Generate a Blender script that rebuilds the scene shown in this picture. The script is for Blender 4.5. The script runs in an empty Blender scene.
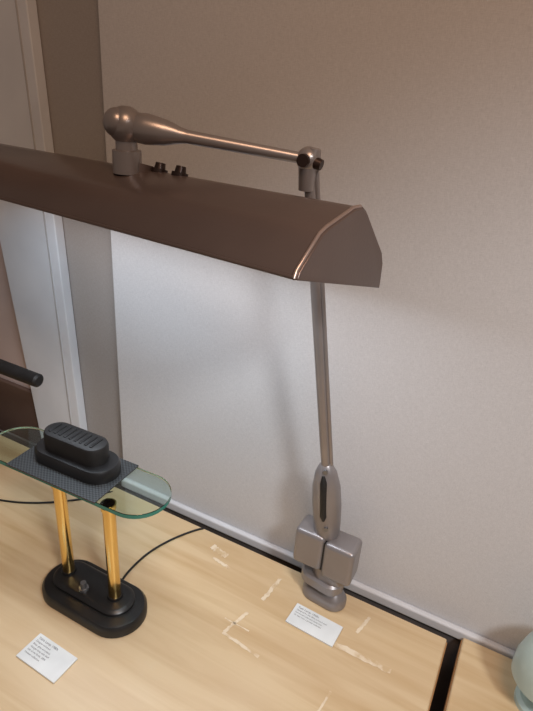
import bpy, math, random
from mathutils import Vector, Matrix
random.seed(3)
S=1.3; Z0=0.77
def V(x,y,z): return Vector((S*x,S*y,S*z+Z0))
sc=bpy.context.scene
sc.view_settings.view_transform='Standard'

# ---------------- materials ----------------
def srgb(c):
    return tuple(((v/255)/12.92 if v/255<=.04045 else (((v/255)+.055)/1.055)**2.4) for v in c)+(1,)
def base(name,col,rough=.5,metal=0,**kw):
    m=bpy.data.materials.new(name); m.use_nodes=True
    b=m.node_tree.nodes['Principled BSDF']
    b.inputs['Base Color'].default_value=srgb(col); b.inputs['Roughness'].default_value=rough
    b.inputs['Metallic'].default_value=metal
    for k,v in kw.items(): b.inputs[k].default_value=v
    return m,b,m.node_tree.nodes,m.node_tree.links
def noisy(name,c1,c2,scale,rough=.5,metal=0,bump=0,bscale=None,stretch=(1,1,1),detail=4,lo=.35,hi=.65):
    m,b,n,l=base(name,c1,rough,metal)
    tc=n.new('ShaderNodeTexCoord'); mp=n.new('ShaderNodeMapping'); mp.inputs['Scale'].default_value=stretch
    l.new(tc.outputs['Object'],mp.inputs[0])
    no=n.new('ShaderNodeTexNoise'); no.inputs['Scale'].default_value=scale; no.inputs['Detail'].default_value=detail
    l.new(mp.outputs[0],no.inputs['Vector'])
    r=n.new('ShaderNodeValToRGB'); r.color_ramp.elements[0].color=srgb(c1); r.color_ramp.elements[1].color=srgb(c2)
    r.color_ramp.elements[0].position=lo; r.color_ramp.elements[1].position=hi
    l.new(no.outputs['Fac'],r.inputs[0]); l.new(r.outputs[0],b.inputs['Base Color'])
    if bump:
        n2=n.new('ShaderNodeTexNoise'); n2.inputs['Scale'].default_value=bscale or scale*4
        l.new(tc.outputs['Object'],n2.inputs['Vector'])
        bp=n.new('ShaderNodeBump'); bp.inputs['Strength'].default_value=bump; bp.inputs['Distance'].default_value=.002
        l.new(n2.outputs['Fac'],bp.inputs['Height']); l.new(bp.outputs[0],b.inputs['Normal'])
    return m
def fabric(name,c1,c2):
    m,b,n,l=base(name,c1,.85)
    tc=n.new('ShaderNodeTexCoord')
    outs=[]
    for st in ((160,160,1100),(1100,160,160)):
        mp=n.new('ShaderNodeMapping'); mp.inputs['Scale'].default_value=st
        l.new(tc.outputs['Object'],mp.inputs[0])
        no=n.new('ShaderNodeTexNoise'); no.inputs['Scale'].default_value=1; no.inputs['Detail'].default_value=2
        l.new(mp.outputs[0],no.inputs['Vector']); outs.append(no)
    ad=n.new('ShaderNodeMath'); ad.operation='ADD'; l.new(outs[0].outputs[0],ad.inputs[0]); l.new(outs[1].outputs[0],ad.inputs[1])
    hf=n.new('ShaderNodeMath'); hf.operation='MULTIPLY'; hf.inputs[1].default_value=.5; l.new(ad.outputs[0],hf.inputs[0])
    r=n.new('ShaderNodeValToRGB'); r.color_ramp.elements[0].color=srgb(c1); r.color_ramp.elements[1].color=srgb(c2)
    r.color_ramp.elements[0].position=.3; r.color_ramp.elements[1].position=.7
    l.new(hf.outputs[0],r.inputs[0]); l.new(r.outputs[0],b.inputs['Base Color'])
    bp=n.new('ShaderNodeBump'); bp.inputs['Strength'].default_value=.08; bp.inputs['Distance'].default_value=.0006
    l.new(hf.outputs[0],bp.inputs['Height']); l.new(bp.outputs[0],b.inputs['Normal'])
    return m
def wood(name,c1,c2,c3):
    m,b,n,l=base(name,c1,.38)
    tc=n.new('ShaderNodeTexCoord'); mp=n.new('ShaderNodeMapping'); mp.inputs['Scale'].default_value=(1.4,18,18)
    mp.inputs['Rotation'].default_value=(0,0,.06)
    l.new(tc.outputs['Object'],mp.inputs[0])
    no=n.new('ShaderNodeTexNoise'); no.inputs['Scale'].default_value=2.2; no.inputs['Detail'].default_value=8; no.inputs['Distortion'].default_value=.6
    l.new(mp.outputs[0],no.inputs['Vector'])
    r=n.new('ShaderNodeValToRGB'); r.color_ramp.elements[0].color=srgb(c2); r.color_ramp.elements[1].color=srgb(c1)
    r.color_ramp.elements[0].position=.3; r.color_ramp.elements[1].position=.62
    l.new(no.outputs['Fac'],r.inputs[0])
    n3=n.new('ShaderNodeTexNoise'); n3.inputs['Scale'].default_value=3.5; n3.inputs['Detail'].default_value=3
    l.new(tc.outputs['Object'],n3.inputs['Vector'])
    r3=n.new('ShaderNodeValToRGB'); r3.color_ramp.elements[0].position=.45; r3.color_ramp.elements[1].position=.75
    r3.color_ramp.elements[0].color=(0,0,0,1); r3.color_ramp.elements[1].color=(.6,.6,.6,1)
    l.new(n3.outputs['Fac'],r3.inputs[0])
    mx=n.new('ShaderNodeMixRGB'); mx.inputs[2].default_value=srgb(c3)
    l.new(r3.outputs[0],mx.inputs[0]); l.new(r.outputs[0],mx.inputs[1]); l.new(mx.outputs[0],b.inputs['Base Color'])
    return m
M={}
M['wall']=fabric('wall_fabric',(186,185,186),(207,206,207))
M['panel']=fabric('panel_fabric',(146,140,136),(162,156,152))
M['column']=noisy('column_paint',(200,203,208),(212,215,220),6,.6)
M['colline']=noisy('column_groove',(160,158,158),(174,172,172),6,.6)
M['board']=noisy('left_board_paint',(186,168,162),(198,180,174),4,.7)
M['shadowpanel']=noisy('painted_shadow_brown',(84,64,56),(94,74,64),4,.6)  # brown of a shadowed wall area, put into the colour
M['trim']=noisy('trim_paint',(196,196,198),(208,208,210),8,.5)
M['floor']=noisy('floor_dark_carpet',(60,55,53),(78,72,70),60,.9)
M['dark']=noisy('recess_painted_shade',(84,78,76),(96,90,88),20,.8)  # painted shade for the gap between tables and wall
M['wood']=wood('birch_ply',(206,182,144),(188,158,117),(212,192,160))
M['woodedge']=noisy('birch_edge',(176,132,86),(150,108,66),10,.5,stretch=(1,1,30))
M['shade']=noisy('brown_enamel',(96,81,75),(107,91,84),5,.29,.5,bump=.04,bscale=250)
M['arm']=noisy('brown_grey_metal',(142,134,131),(156,148,145),8,.32,.6)
M['bead']=noisy('painted_highlight_edge',(168,148,138),(182,162,152),8,.28,.7)  # light tone paints a highlight along the lampshade's end crease
M['clamp']=noisy('grey_metal_enamel',(136,131,131),(150,145,145),8,.34,.5)
M['inner']=noisy('white_reflector',(225,225,225),(235,235,235),5,.5)
M['black']=noisy('black_plastic',(20,20,21),(28,28,29),20,.35)
M['blackmatte']=noisy('black_matte',(16,15,15),(26,25,25),40,.55)
M['brass']=noisy('polished_brass',(232,196,122),(240,206,134),4,.16,1.0)
M['paper']=noisy('card_paper',(210,214,214),(222,226,226),20,.7)
M['ink']=base('ink',(80,80,84),.8)[0]
M['tape']=noisy('tape_residue',(222,206,180),(198,172,134),50,.35,lo=.45,hi=.6)
M['bolt']=noisy('dark_bolt',(52,40,36),(66,52,46),10,.35,.6)
M['knob']=noisy('steel_knob',(120,120,122),(140,140,142),10,.3,.8)
M['mint']=noisy('pale_green_enamel',(170,188,182),(182,198,192),6,.3)
# carbon weave plate
m,b,n,l=base('woven_black_plate',(30,32,34),.4)
tc=n.new('ShaderNodeTexCoord'); ck=n.new('ShaderNodeTexChecker'); ck.inputs['Scale'].default_value=330
ck.inputs['Color1'].default_value=srgb((22,23,25)); ck.inputs['Color2'].default_value=srgb((64,68,70))
l.new(tc.outputs['Object'],ck.inputs['Vector']); l.new(ck.outputs[0],b.inputs['Base Color']); M['weave']=m
# glass
m,b,n,l=base('green_tinted_glass',(222,242,236),.02,0); b.inputs['Transmission Weight'].default_value=1; b.inputs['IOR'].default_value=1.45
M['glass']=m
m,b,n,l=base('glass_edge',(60,155,138),.15,0); b.inputs['Transmission Weight'].default_value=.4; M['gedge']=m
m,b,n,l=base('fluorescent_tube',(240,245,255),.4); b.inputs['Emission Color'].default_value=(.85,.93,1,1); b.inputs['Emission Strength'].default_value=1.5; M['tube']=m

# ---------------- geometry helpers (unit coords) ----------------
def group(name,o):
    e=bpy.data.objects.new(name,None); e.empty_display_size=.05; e.location=V(*o); sc.collection.objects.link(e); return e
def mesh(name,verts,faces,mat,parent=None,smooth=False,bevel=0,seg=3):
    ws=[V(*v) for v in verts]
    if parent: o=parent.location.copy()
    else:
        o=sum(ws,Vector())/len(ws)
    me=bpy.data.meshes.new(name); me.from_pydata([w-o for w in ws],[],faces); me.update()
    import bmesh
    bm=bmesh.new(); bm.from_mesh(me); bmesh.ops.recalc_face_normals(bm,faces=bm.faces); bm.to_mesh(me); bm.free()
    me.materials.append(M[mat])
    ob=bpy.data.objects.new(name,me); sc.collection.objects.link(ob)
    if parent: ob.parent=parent
    else: ob.location=o
    if smooth or bevel:
        for p in me.polygons: p.use_smooth=True
        try: me.set_sharp_from_angle(angle=math.radians(38))
        except Exception: pass
    if bevel:
        bv=ob.modifiers.new('bevel','BEVEL'); bv.width=bevel*S; bv.segments=seg; bv.limit_method='ANGLE'; bv.harden_normals=False
    return ob
BF=[(0,1,3,2),(4,6,7,5),(0,4,5,1),(2,3,7,6),(0,2,6,4),(1,5,7,3)]
def box(name,c,s,mat,parent=None,rz=0,bevel=0,R=None,seg=3):
    R=R or Matrix.Rotation(rz,3,'Z'); vs=[]
    for a in(-.5,.5):
        for b_ in(-.5,.5):
            for d in(-.5,.5):
                vs.append(tuple(Vector(c)+R@Vector((a*s[0],b_*s[1],d*s[2]))))
    return mesh(name,vs,BF,mat,parent,bevel=bevel,seg=seg)
def bounds(name,x0,x1,y0,y1,z0,z1,mat,parent=None,bevel=0,seg=3):
    return box(name,((x0+x1)/2,(y0+y1)/2,(z0+z1)/2),(x1-x0,y1-y0,z1-z0),mat,parent,bevel=bevel,seg=seg)
def loft(name,rings,mat,parent=None,smooth=True,**k):
    n=len(rings[0]); vs=[p for r in rings for p in r]; f=[]
    for i in range(len(rings)-1):
        for j in range(n):
            f.append((i*n+j,i*n+(j+1)%n,(i+1)*n+(j+1)%n,(i+1)*n+j))
    f.append(tuple(range(n))[::-1]); f.append(tuple((len(rings)-1)*n+j for j in range(n)))
    return mesh(name,vs,f,mat,parent,smooth=smooth,**k)
def tube(name,pts,rad,mat,parent=None,n=24,e=1.0,side=None):
    pts=[Vector(p) for p in pts]
    if not isinstance(rad,(list,tuple)): rad=[rad]*len(pts)
    rings=[]; prev=Vector(side) if side else None
    for i,p in enumerate(pts):
        t=(pts[min(i+1,len(pts)-1)]-pts[max(i-1,0)]).normalized()
        if prev is None: prev=Vector((1,0,0)) if abs(t.x)<.9 else Vector((0,1,0))
        a=(prev-t*prev.dot(t)).normalized(); prev=a; b_=t.cross(a)
        rings.append([tuple(p+rad[i]*(math.cos(q)*a+e*math.sin(q)*b_)) for q in [2*math.pi*j/n for j in range(n)]])
    return loft(name,rings,mat,parent)
def axis_tube(name,p0,p1,prof,mat,parent=None,**k):
    p0=Vector(p0);p1=Vector(p1)
    return tube(name,[p0.lerp(p1,s) for s,_ in prof],[r for _,r in prof],mat,parent,**k)
def ball(name,c,r,mat,parent=None,ez=1,n=28):
    rings=[]
    for i in range(1,n//2):
        a=math.pi*i/(n//2)
        rings.append([(c[0]+r*math.sin(a)*math.cos(q),c[1]+r*math.sin(a)*math.sin(q),c[2]-ez*r*math.cos(a)) for q in [2*math.pi*j/n for j in range(n)]])
    return loft(name,rings,mat,parent)
def stad(cx,cy,z,L,W,rot=0,n=18):
    r=W/2; h=L/2-r; o=[]
    for sgn,a0 in((1,-math.pi/2),(-1,math.pi/2)):
        for i in range(n+1):
            a=a0+math.pi*i/n
            x=sgn*h+r*math.cos(a); y=r*math.sin(a)
            o.append((cx+x*math.cos(rot)-y*math.sin(rot),cy+x*math.sin(rot)+y*math.cos(rot),z))
    return o
def stadium(name,cx,cy,prof,L,W,mat,parent,rot=0,**k):
    return loft(name,[stad(cx,cy,z,L-2*i,W-2*i,rot) for z,i in prof],mat,parent,**k)

# ---------------- room ----------------
FZ=-Z0/S
bounds('floor',-2.2,1.8,-1.6,.75,FZ-.04,FZ,'floor')
bounds('wall_back',-.515,1.7,.56,.60,FZ,1.5,'wall')
bounds('wall_back_panel',-.74,-.515,.577,.605,FZ,1.5,'panel')
def slant(name,xl0,xl1,xr0,xr1,y0,y1,z0,z1,mat,bevel=.0015):
    vs=[(xl0,y0,z0),(xl1,y0,z1),(xl0,y1,z0),(xl1,y1,z1),(xr0,y0,z0),(xr1,y0,z1),(xr0,y1,z0),(xr1,y1,z1)]
    return mesh(name,vs,BF,mat,bevel=bevel)
slant('trim_1',-.70,-.85,-.601,-.660,.560,.576,-.02,1.5,'column')
slant('trim_2',-.621,-.676,-.6190,-.6740,.5585,.561,-.02,1.5,'colline',.0004)
bounds('wall_left',-2.1,-.69,.5765,.60,FZ,1.5,'board')
bounds('shadow_panel_left',-2.1,-.70,.568,.5765,FZ,.092,'shadowpanel',bevel=.002)  # added low panel, stands in for a shadow on the left board
bounds('baseboard_back',-.515,1.7,.551,.56,-.012,.004,'trim',bevel=.003)
bounds('gap_shade_strip',-1.4,1.7,.556,.56,FZ,-.012,'dark')  # dark strip added below the baseboard, paints the gap's shade
# ---------------- tables ----------------
def table(name,x0,x1,y0,y1):
    g=group(name,((x0+x1)/2,(y0+y1)/2,FZ))
    bounds('top',x0,x1,y0,y1,-.028,0,'wood',g,bevel=.002)
    bounds('edge_band_side',x0-.0012 if x0>0 else x1-.001,x0+.001 if x0>0 else x1+.0012,y0+.003,y1-.003,-.025,-.003,'woodedge',g)
    for i,(a,b_) in enumerate(((x0+.06,y0+.05),(x1-.06,y0+.05),(x0+.06,y1-.06),(x1-.06,y1-.06))):
        bounds(f'leg_{i+1}',a-.02,a+.02,b_-.02,b_+.02,FZ,-.028,'woodedge',g,bevel=.002)
    return g
table('display_table',-1.25,.015,.06,.5355)
table('display_table',.032,1.1,.06,.549)

# ---------------- fluorescent task lamp ----------------
L=group('fluorescent_clamp_lamp',(-.145,.51,0))
loft('clamp_foot',[stad(-.141,.514,z,.060-2*i,.034-2*i,-.1) for z,i in((0,.002),(.002,0),(.010,0),(.016,.003),(.022,.009))],'clamp',L)
stadium('clamp_screw',-.138,.513,((.018,.004),(.030,.005),(.034,.001),(.037,0),(.066,0)),.044,.030,'clamp',L,rot=-.1)
stadium('clamp_jaw',-.146,.512,((.026,.003),(.029,0),(.040,0),(.043,.003)),.058,.034,'clamp',L,rot=-.15)
bounds('bracket_block_1',-.184,-.1455,.493,.5285,.060,.114,'clamp',L,bevel=.006,seg=4)
bounds('bracket_block_2',-.1445,-.106,.491,.5265,.056,.110,'clamp',L,bevel=.006,seg=4)
bounds('block_seam',-.147,-.143,.496,.524,.062,.106,'blackmatte',L)
P0=Vector((-.1475,.509,.108)); P1=Vector((-.160,.503,.216)); PT=Vector((-.203,.47,.542))
tube('yoke_cover',[P0.lerp(P1,s) for s in(0,.05,.2,.45,.7,.88,.97,1)],[.013,.015,.0165,.0175,.0165,.0125,.008,.004],'clamp',L,e=.8,side=(1,.3,0))
vd=Vector((.29,-.957,.0)).normalized(); sd=Vector((.957,.29,0))
def yk(s,off,sx=0): return P0.lerp(P1,s)+vd*off+sd*sx
tube('yoke_slot',[yk(.3,.0125,-.003),yk(.36,.0125,-.003),yk(.80,.0115,-.002),yk(.88,.009,-.002)],[.0018,.0040,.0040,.0018],'blackmatte',L,n=12)
tube('yoke_spring',[yk(.42,.0145,-.0025),yk(.74,.0138,-.002)],.0016,'knob',L,n=10)
for i,(s,o) in enumerate(((.2,.0132),(.93,.008))):
    a=yk(s,o-.003); tube(f'yoke_screw_{i+1}',[a,a+vd*.005],.0028,'knob',L,n=14)
A0=P1-(P1-P0).normalized()*.012
axis_tube('lower_arm_tube',A0,PT,((0,.0050),(.1,.0054),(.9,.0054),(1,.005)),'arm',L)
off=sd*.0064
axis_tube('lower_arm_rod',A0+off+(PT-A0)*.03,PT+off-(PT-A0)*.02,((0,.0024),(1,.0024)),'arm',L,n=12)
# elbow
BL=Vector((-.353,.41,.5575)); ad=(BL-PT).normalized()
ball('elbow_ball',tuple(PT),.0108,'arm',L)
tube('elbow_pin',[PT-Vector((.0,.013,0)),PT+Vector((0,.013,0))],.0055,'bolt',L)
tube('elbow_collar',[PT-Vector((-.0006,-.0006,.026)),PT-Vector((0,0,.004))],[.0072,.0085],'arm',L)
tube('elbow_cap',[PT+Vector((.004,0,.002)),PT+Vector((.0055,0,.0095))],[.007,.005],'arm',L)
tube('elbow_side_pin',[PT+Vector((.004,-.002,-.001)),PT+Vector((.0135,-.002,-.003))],[.006,.0045],'bolt',L)
# upper arm
axis_tube('upper_arm_tube',PT,BL,((0,.0045),(.05,.0048),(.66,.0058),(.70,.0070),(.78,.0108),(.88,.0130),(.93,.0125),(1,.009)),'arm',L)
ball('head_ball',tuple(BL),.0160,'arm',L)
ball('head_ball_cap',(BL.x-.004,BL.y-.006,BL.z+.002),.0125,'arm',L)
tube('head_stem',[BL+Vector((0,0,-.008)),BL+Vector((0,0,-.020)),BL+Vector((0,0,-.0205)),BL+Vector((0,0,-.040))],[.0095,.0095,.0128,.013],'arm',L)
# shade
O=Vector((-.123,.364,.4745)); ax=Vector((-.987,.163,-.02)).normalized()
u0=Vector((.163,.987,0)).normalized(); roll=math.radians(-15.5)
w0=Vector((0,0,1))
u=(u0*math.cos(roll)+w0*math.sin(roll)); u=(u-ax*u.dot(ax)).normalized(); w=u.cross(ax); w=w if w.z>0 else -w
prof=[(-.0595,0),(-.0580,.005),(-.038,.0305),(-.031,.0355),(.002,.0530),(.012,.0555),(.021,.0530),(.060,.028),(.0655,.020),(.0680,.006),(.0685,0)]
LEN=.52
def sp(s,a,h): return O+ax*s+u*a+w*h
n=len(prof)
st=[(0.0,.985),(.003,1.0),(LEN-.003,1.0),(LEN,.985)]
vs=[];fs=[]
for s,k in st:
    for a,h in prof:
        vs.append(tuple(sp(s+ (h*.06 if s<.1 else -h*.06),a*k,h*k)))
for i in range(len(st)-1):
    for j in range(n-1): fs.append((i*n+j,i*n+j+1,(i+1)*n+j+1,(i+1)*n+j))
fs.append(tuple(range(n))); fs.append(tuple((len(st)-1)*n+j for j in range(n)))
sh=mesh('shade_shell',vs,fs,'shade',L,smooth=True)
so=sh.modifiers.new('solid','SOLIDIFY'); so.thickness=.0018*S; so.offset=-1
bv=sh.modifiers.new('bev','BEVEL'); bv.width=.0018*S; bv.segments=4; bv.limit_method='ANGLE'; bv.angle_limit=math.radians(25)
tube('end_seam_highlight_bead',[sp(.0028+h*.06,a,h+.0003) for a,h in prof[:6]],.0014,'bead',L,n=10)  # near half of the seam carries the painted crease highlight
tube('end_seam_bead_far',[sp(.0028+h*.06,a,h+.0003) for a,h in prof[5:]],.0011,'shade',L,n=10)
tube('near_lip_bead',[sp(.002,-.0595,.0008),sp(LEN-.002,-.0595,.0008)],.0013,'shade',L,n=10)
ip=[(-.054,.004),(-.036,.023),(-.010,.038),(.022,.044),(.05,.026),(.058,.010)]
vs=[tuple(sp(s,a,h)) for s in(.012,LEN-.012) for a,h in ip]
fs=[(j,j+1,6+j+1,6+j) for j in range(5)]
mesh('reflector',vs,fs,'inner',L)
for i,a in enumerate((-.016,.022)):
    tube(f'fluorescent_tube_{i+1}',[sp(.02,a,.020),sp(LEN-.02,a,.020)],.008,'tube',L)
    for k,s in enumerate((.013,LEN-.02)):
        tube(f'tube_socket_{i+1}_{k+1}',[sp(s,a,.020),sp(s+.008,a,.020)],.010,'inner',L)
for i,s in enumerate((.212,.186)):
    b0=sp(s,.012,.050); b1=sp(s,.012,.0575); b2=sp(s,.012,.0630)
    tube(f'shade_bolt_{i+1}',[b0,b1,b1+(b2-b1)*.02,b2],[.0075,.0075,.0052,.0044],'bolt',L,n=16)
tube('shade_mount_plate',[sp(.236,.006,.0500),sp(.236,.006,.0585)],.018,'shade',L)
def area(name,sx,sy,pw,col):
    d=bpy.data.lights.new(name,'AREA'); d.shape='RECTANGLE'; d.size=sx*S; d.size_y=sy*S; d.energy=pw; d.color=col
    o=bpy.data.objects.new(name,d); sc.collection.objects.link(o)
    return o
lt=area('fluorescent_light',LEN-.05,.06,2.3,(.80,.89,1.0))
Rm=Matrix((ax,u,ax.cross(u))).transposed()
zc=Rm.col[2]
if zc.z<0: Rm=Matrix((ax,-u,-(ax.cross(u)))).transposed()
c=sp(LEN/2,.002,.009)
lt.matrix_world=Matrix.Translation(V(*c))@Rm.to_4x4()
lt.parent=L; lt.matrix_parent_inverse=Matrix.Translation(L.location).inverted()

# ---------------- halogen table lamp with glass shelf ----------------
T=group('glass_shelf_table_lamp',(-.39,.362,0))
stadium('base_lower',-.389,.358,((0,.001),(.001,0),(.011,0),(.015,.003),(.0155,.006)),.146,.072,'black',T)
stadium('base_upper',-.392,.361,((.014,.0),(.019,0),(.022,.003),(.0225,.006)),.118,.046,'black',T)
for i,x in enumerate((-.434,-.358)):
    tube(f'brass_post_{i+1}',[(x,.362,.02),(x,.362,.165)],.0074,'brass',T)
    tube(f'post_collar_{i+1}',[(x,.362,.0215),(x,.362,.026)],[.0095,.009],'black',T)
tube('switch_knob',[(-.397,.350,.022),(-.397,.350,.026),(-.397,.350,.0262),(-.397,.350,.034)],[.006,.006,.004,.0035],'knob',T)
GX,GY,GR=-.432,.388,.03
g=stadium('glass_shelf',GX,GY,((.165,.0006),(.1655,0),(.1705,0),(.171,.0006)),.260,.074,'glass',T,rot=GR)
g.data.materials.append(M['gedge'])
for p in g.data.polygons:
    if abs(p.normal.z)<.5: p.material_index=1
box('weave_plate',(-.435,.387,.1722),(.134,.078,.002),'weave',T,rz=GR,bevel=.0006)
box('weave_plate_under',(-.437,.387,.1637),(.122,.066,.0022),'black',T,rz=GR,bevel=.0006)
for i,x in enumerate((-.434,-.358)):
    tube(f'post_cap_{i+1}',[(x,.362,.160),(x,.362,.1648)],.009,'brass',T)
stadium('housing_lower',-.433,.393,((.1730,0),(.184,0),(.188,.0025),(.1885,.006)),.116,.050,'black',T,rot=GR)
stadium('housing_upper',-.434,.394,((.188,0),(.207,0),(.2105,.0015),(.2115,.004)),.088,.034,'blackmatte',T,rot=GR)
for i in range(9):
    x=-.434+(i-4)*.0078
    box(f'vent_rib_{i+1}',(x,.394+(x+.434)*GR,.2120),(.0034,.020,.0014),'black',T,rz=GR,bevel=.0005)
def cord(name,pts,r,mat,parent):
    cu=bpy.data.curves.new(name,'CURVE'); cu.dimensions='3D'; cu.bevel_depth=r*S; cu.bevel_resolution=4
    s=cu.splines.new('NURBS'); s.points.add(len(pts)-1)
    for i,p in enumerate(pts): s.points[i].co=(*(V(*p)-parent.location),1)
    s.use_endpoint_u=True; s.order_u=4
    cu.materials.append(M[mat]); o=bpy.data.objects.new(name,cu); sc.collection.objects.link(o); o.parent=parent
z=.0016
cord('power_cord',[(-.375,.390,.006),(-.380,.400,.003),(-.383,.42,z),(-.382,.455,z),(-.368,.495,z),(-.350,.525,z),(-.340,.538,z),(-.336,.543,-.02),(-.336,.543,-.1)],.0015,'blackmatte',T)

# ---------------- far left desk lamp ----------------
K=group('black_desk_lamp',(-.82,.46,0))
tube('lamp_base',[(-.82,.46,0),(-.82,.46,.008),(-.82,.46,.012)],[.06,.06,.052],'black',K,n=40)
tube('lamp_stem',[(-.80,.48,.01),(-.80,.48,.19)],.005,'black',K)
axis_tube('lamp_head_bar',(-.590,.48,.196),(-.84,.48,.195),((0,.007),(.01,.0100),(1,.011)),'blackmatte',K)
cord('power_cord',[(-.80,.44,.006),(-.72,.40,z),(-.64,.415,z),(-.58,.445,z),(-.52,.50,z),(-.50,.538,z),(-.495,.543,-.03)],.0015,'blackmatte',K)

# ---------------- pale green lamp, lower right ----------------
Q=group('pale_green_lamp',(.122,.50,0))
bx,by=.122,.504
tube('lamp_foot',[(bx,by,0),(bx,by,.006),(bx,by,.010)],[.026,.026,.022],'mint',Q,n=36)
tube('lamp_neck',[(bx,by,.01),(bx,by,.06)],[.010,.008],'mint',Q)
tube('lamp_bell',[(bx,by,.040),(bx,by,.042),(bx,by,.060),(bx,by,.078),(bx,by,.092),(bx,by,.101),(bx,by,.104)],[.037,.039,.039,.035,.026,.014,.004],'mint',Q,n=40)

# ---------------- label cards ----------------
def card(cx,cy,w_,d_,rz,lines):
    g=group('label_card',(cx,cy,0))
    box('card',(cx,cy,.0013),(w_,d_,.0022),'paper',g,rz=rz,bevel=.0003)
    for i,(t,sz) in enumerate(lines):
        cu=bpy.data.curves.new('text','FONT'); cu.body=t; cu.size=sz*S; cu.materials.append(M['ink'])
        o=bpy.data.objects.new(f'text_line_{i+1}',cu); sc.collection.objects.link(o); o.parent=g
        loc=Matrix.Rotation(rz,3,'Z')@Vector((-w_/2+.004,d_/2-.006-i*.0040,0))
        o.location=Vector((loc.x*S,loc.y*S,.0026*S)); o.rotation_euler=(0,0,rz)
tx=[('Task Lamp, 1950s',.0040),('Designed for the office, painted steel',.0028),('Fluorescent tube and clamp base',.0028),('On loan from a private collection',.0028)]
card(-.1350,.4680,.064,.032,-.05,tx)
tx2=[('Table Lamp, 1980s',.0040),('Designer unknown',.0030),('Brass, glass and plastic',.0030),('Halogen lamp with shelf',.0030),('Gift of the family, 2004',.0030),('Museum collection',.0030)]
card(-.3790,.2720,.060,.034,-.03,tx2)
# ---------------- tape residue on the table ----------------
TG=group('tape_residue',(-.2,.44,0))
def strip(name,a,b_,w_):
    a=Vector((*a,0));b_=Vector((*b_,0)); d=(b_-a); nrm=Vector((-d.y,d.x,0)).normalized()
    N=14; vs=[]
    for i in range(N+1):
        p=a+d*i/N; k=w_/2*(.6+.8*random.random()); k2=w_/2*(.6+.8*random.random())
        vs+= [tuple(p+nrm*k+Vector((0,0,.0001))),tuple(p-nrm*k2+Vector((0,0,.0001)))]
    vs+= [(x,y,zz+.0002) for x,y,zz in vs]; m_=2*(N+1)
    fs=[(2*i+m_,2*i+1+m_,2*i+3+m_,2*i+2+m_) for i in range(N)]
    fs+=[(2*i,2*i+2,2*i+2+m_,2*i+m_) for i in range(N)]+[(2*i+1,2*i+1+m_,2*i+3+m_,2*i+3) for i in range(N)]
    return mesh(name,vs,fs,'tape',TG)
for i,(a,b_,k) in enumerate((((-.2267,.4015),(-.1736,.3953),.0036),((-.2255,.403),(-.2147,.4417),.0036),((-.2073,.4677),(-.203,.5114),.005),
    ((-.1045,.4573),(-.0336,.4567),.007),((-.313,.512),(-.285,.506),.009),((-.085,.485),(-.078,.515),.004),((-.235,.42),(-.20,.419),.0014),
    ((-.30,.495),(-.27,.49),.004),((-.09,.36),(-.085,.40),.0025))):
    strip(f'strip_{i+1}',a,b_,k)

# ---------------- lights ----------------
def aim(o,loc,tg):
    o.location=V(*loc); d=(V(*tg)-V(*loc)); o.rotation_euler=d.to_track_quat('-Z','Y').to_euler()
a=area('ceiling_light_warm',.4,.4,12.5,(1,.61,.38)); aim(a,(.25,-.25,1.6),(-.15,.5,.3))
d=bpy.data.lights.new('track_spotlight','SPOT'); d.energy=92; d.color=(.92,.96,1.0); d.spot_size=math.radians(48); d.spot_blend=.4; d.shadow_soft_size=.15
o=bpy.data.objects.new('track_spotlight',d); sc.collection.objects.link(o); aim(o,(.7,-.3,1.3),(-.01,.38,-.08))
wd=bpy.data.worlds.new('World'); sc.world=wd; wd.use_nodes=True
bg=wd.node_tree.nodes['Background']; bg.inputs[0].default_value=(.85,.69,.60,1); bg.inputs[1].default_value=.19

# ---------------- camera ----------------
th=math.radians(26.0); yaw=math.radians(26.0); ro=math.atan2(.075,.997)
H=Vector((-math.sin(yaw),math.cos(yaw),0)); Rt=Vector((math.cos(yaw),math.sin(yaw),0)); U=Vector((0,0,1))
F=H*math.cos(th)-U*math.sin(th); Dn=-U*math.cos(th)-H*math.sin(th)
xc=Rt*math.cos(ro)-Dn*math.sin(ro); yd=Rt*math.sin(ro)+Dn*math.cos(ro)
cam=bpy.data.cameras.new('camera'); co=bpy.data.objects.new('camera',cam); sc.collection.objects.link(co)
Mx=Matrix((xc,-yd,-F)).transposed().to_4x4(); Mx.translation=V(0,0,.6); co.matrix_world=Mx
cam.sensor_fit='VERTICAL'; cam.sensor_height=36; cam.lens=560/711*36; cam.clip_start=.02
sc.camera=co
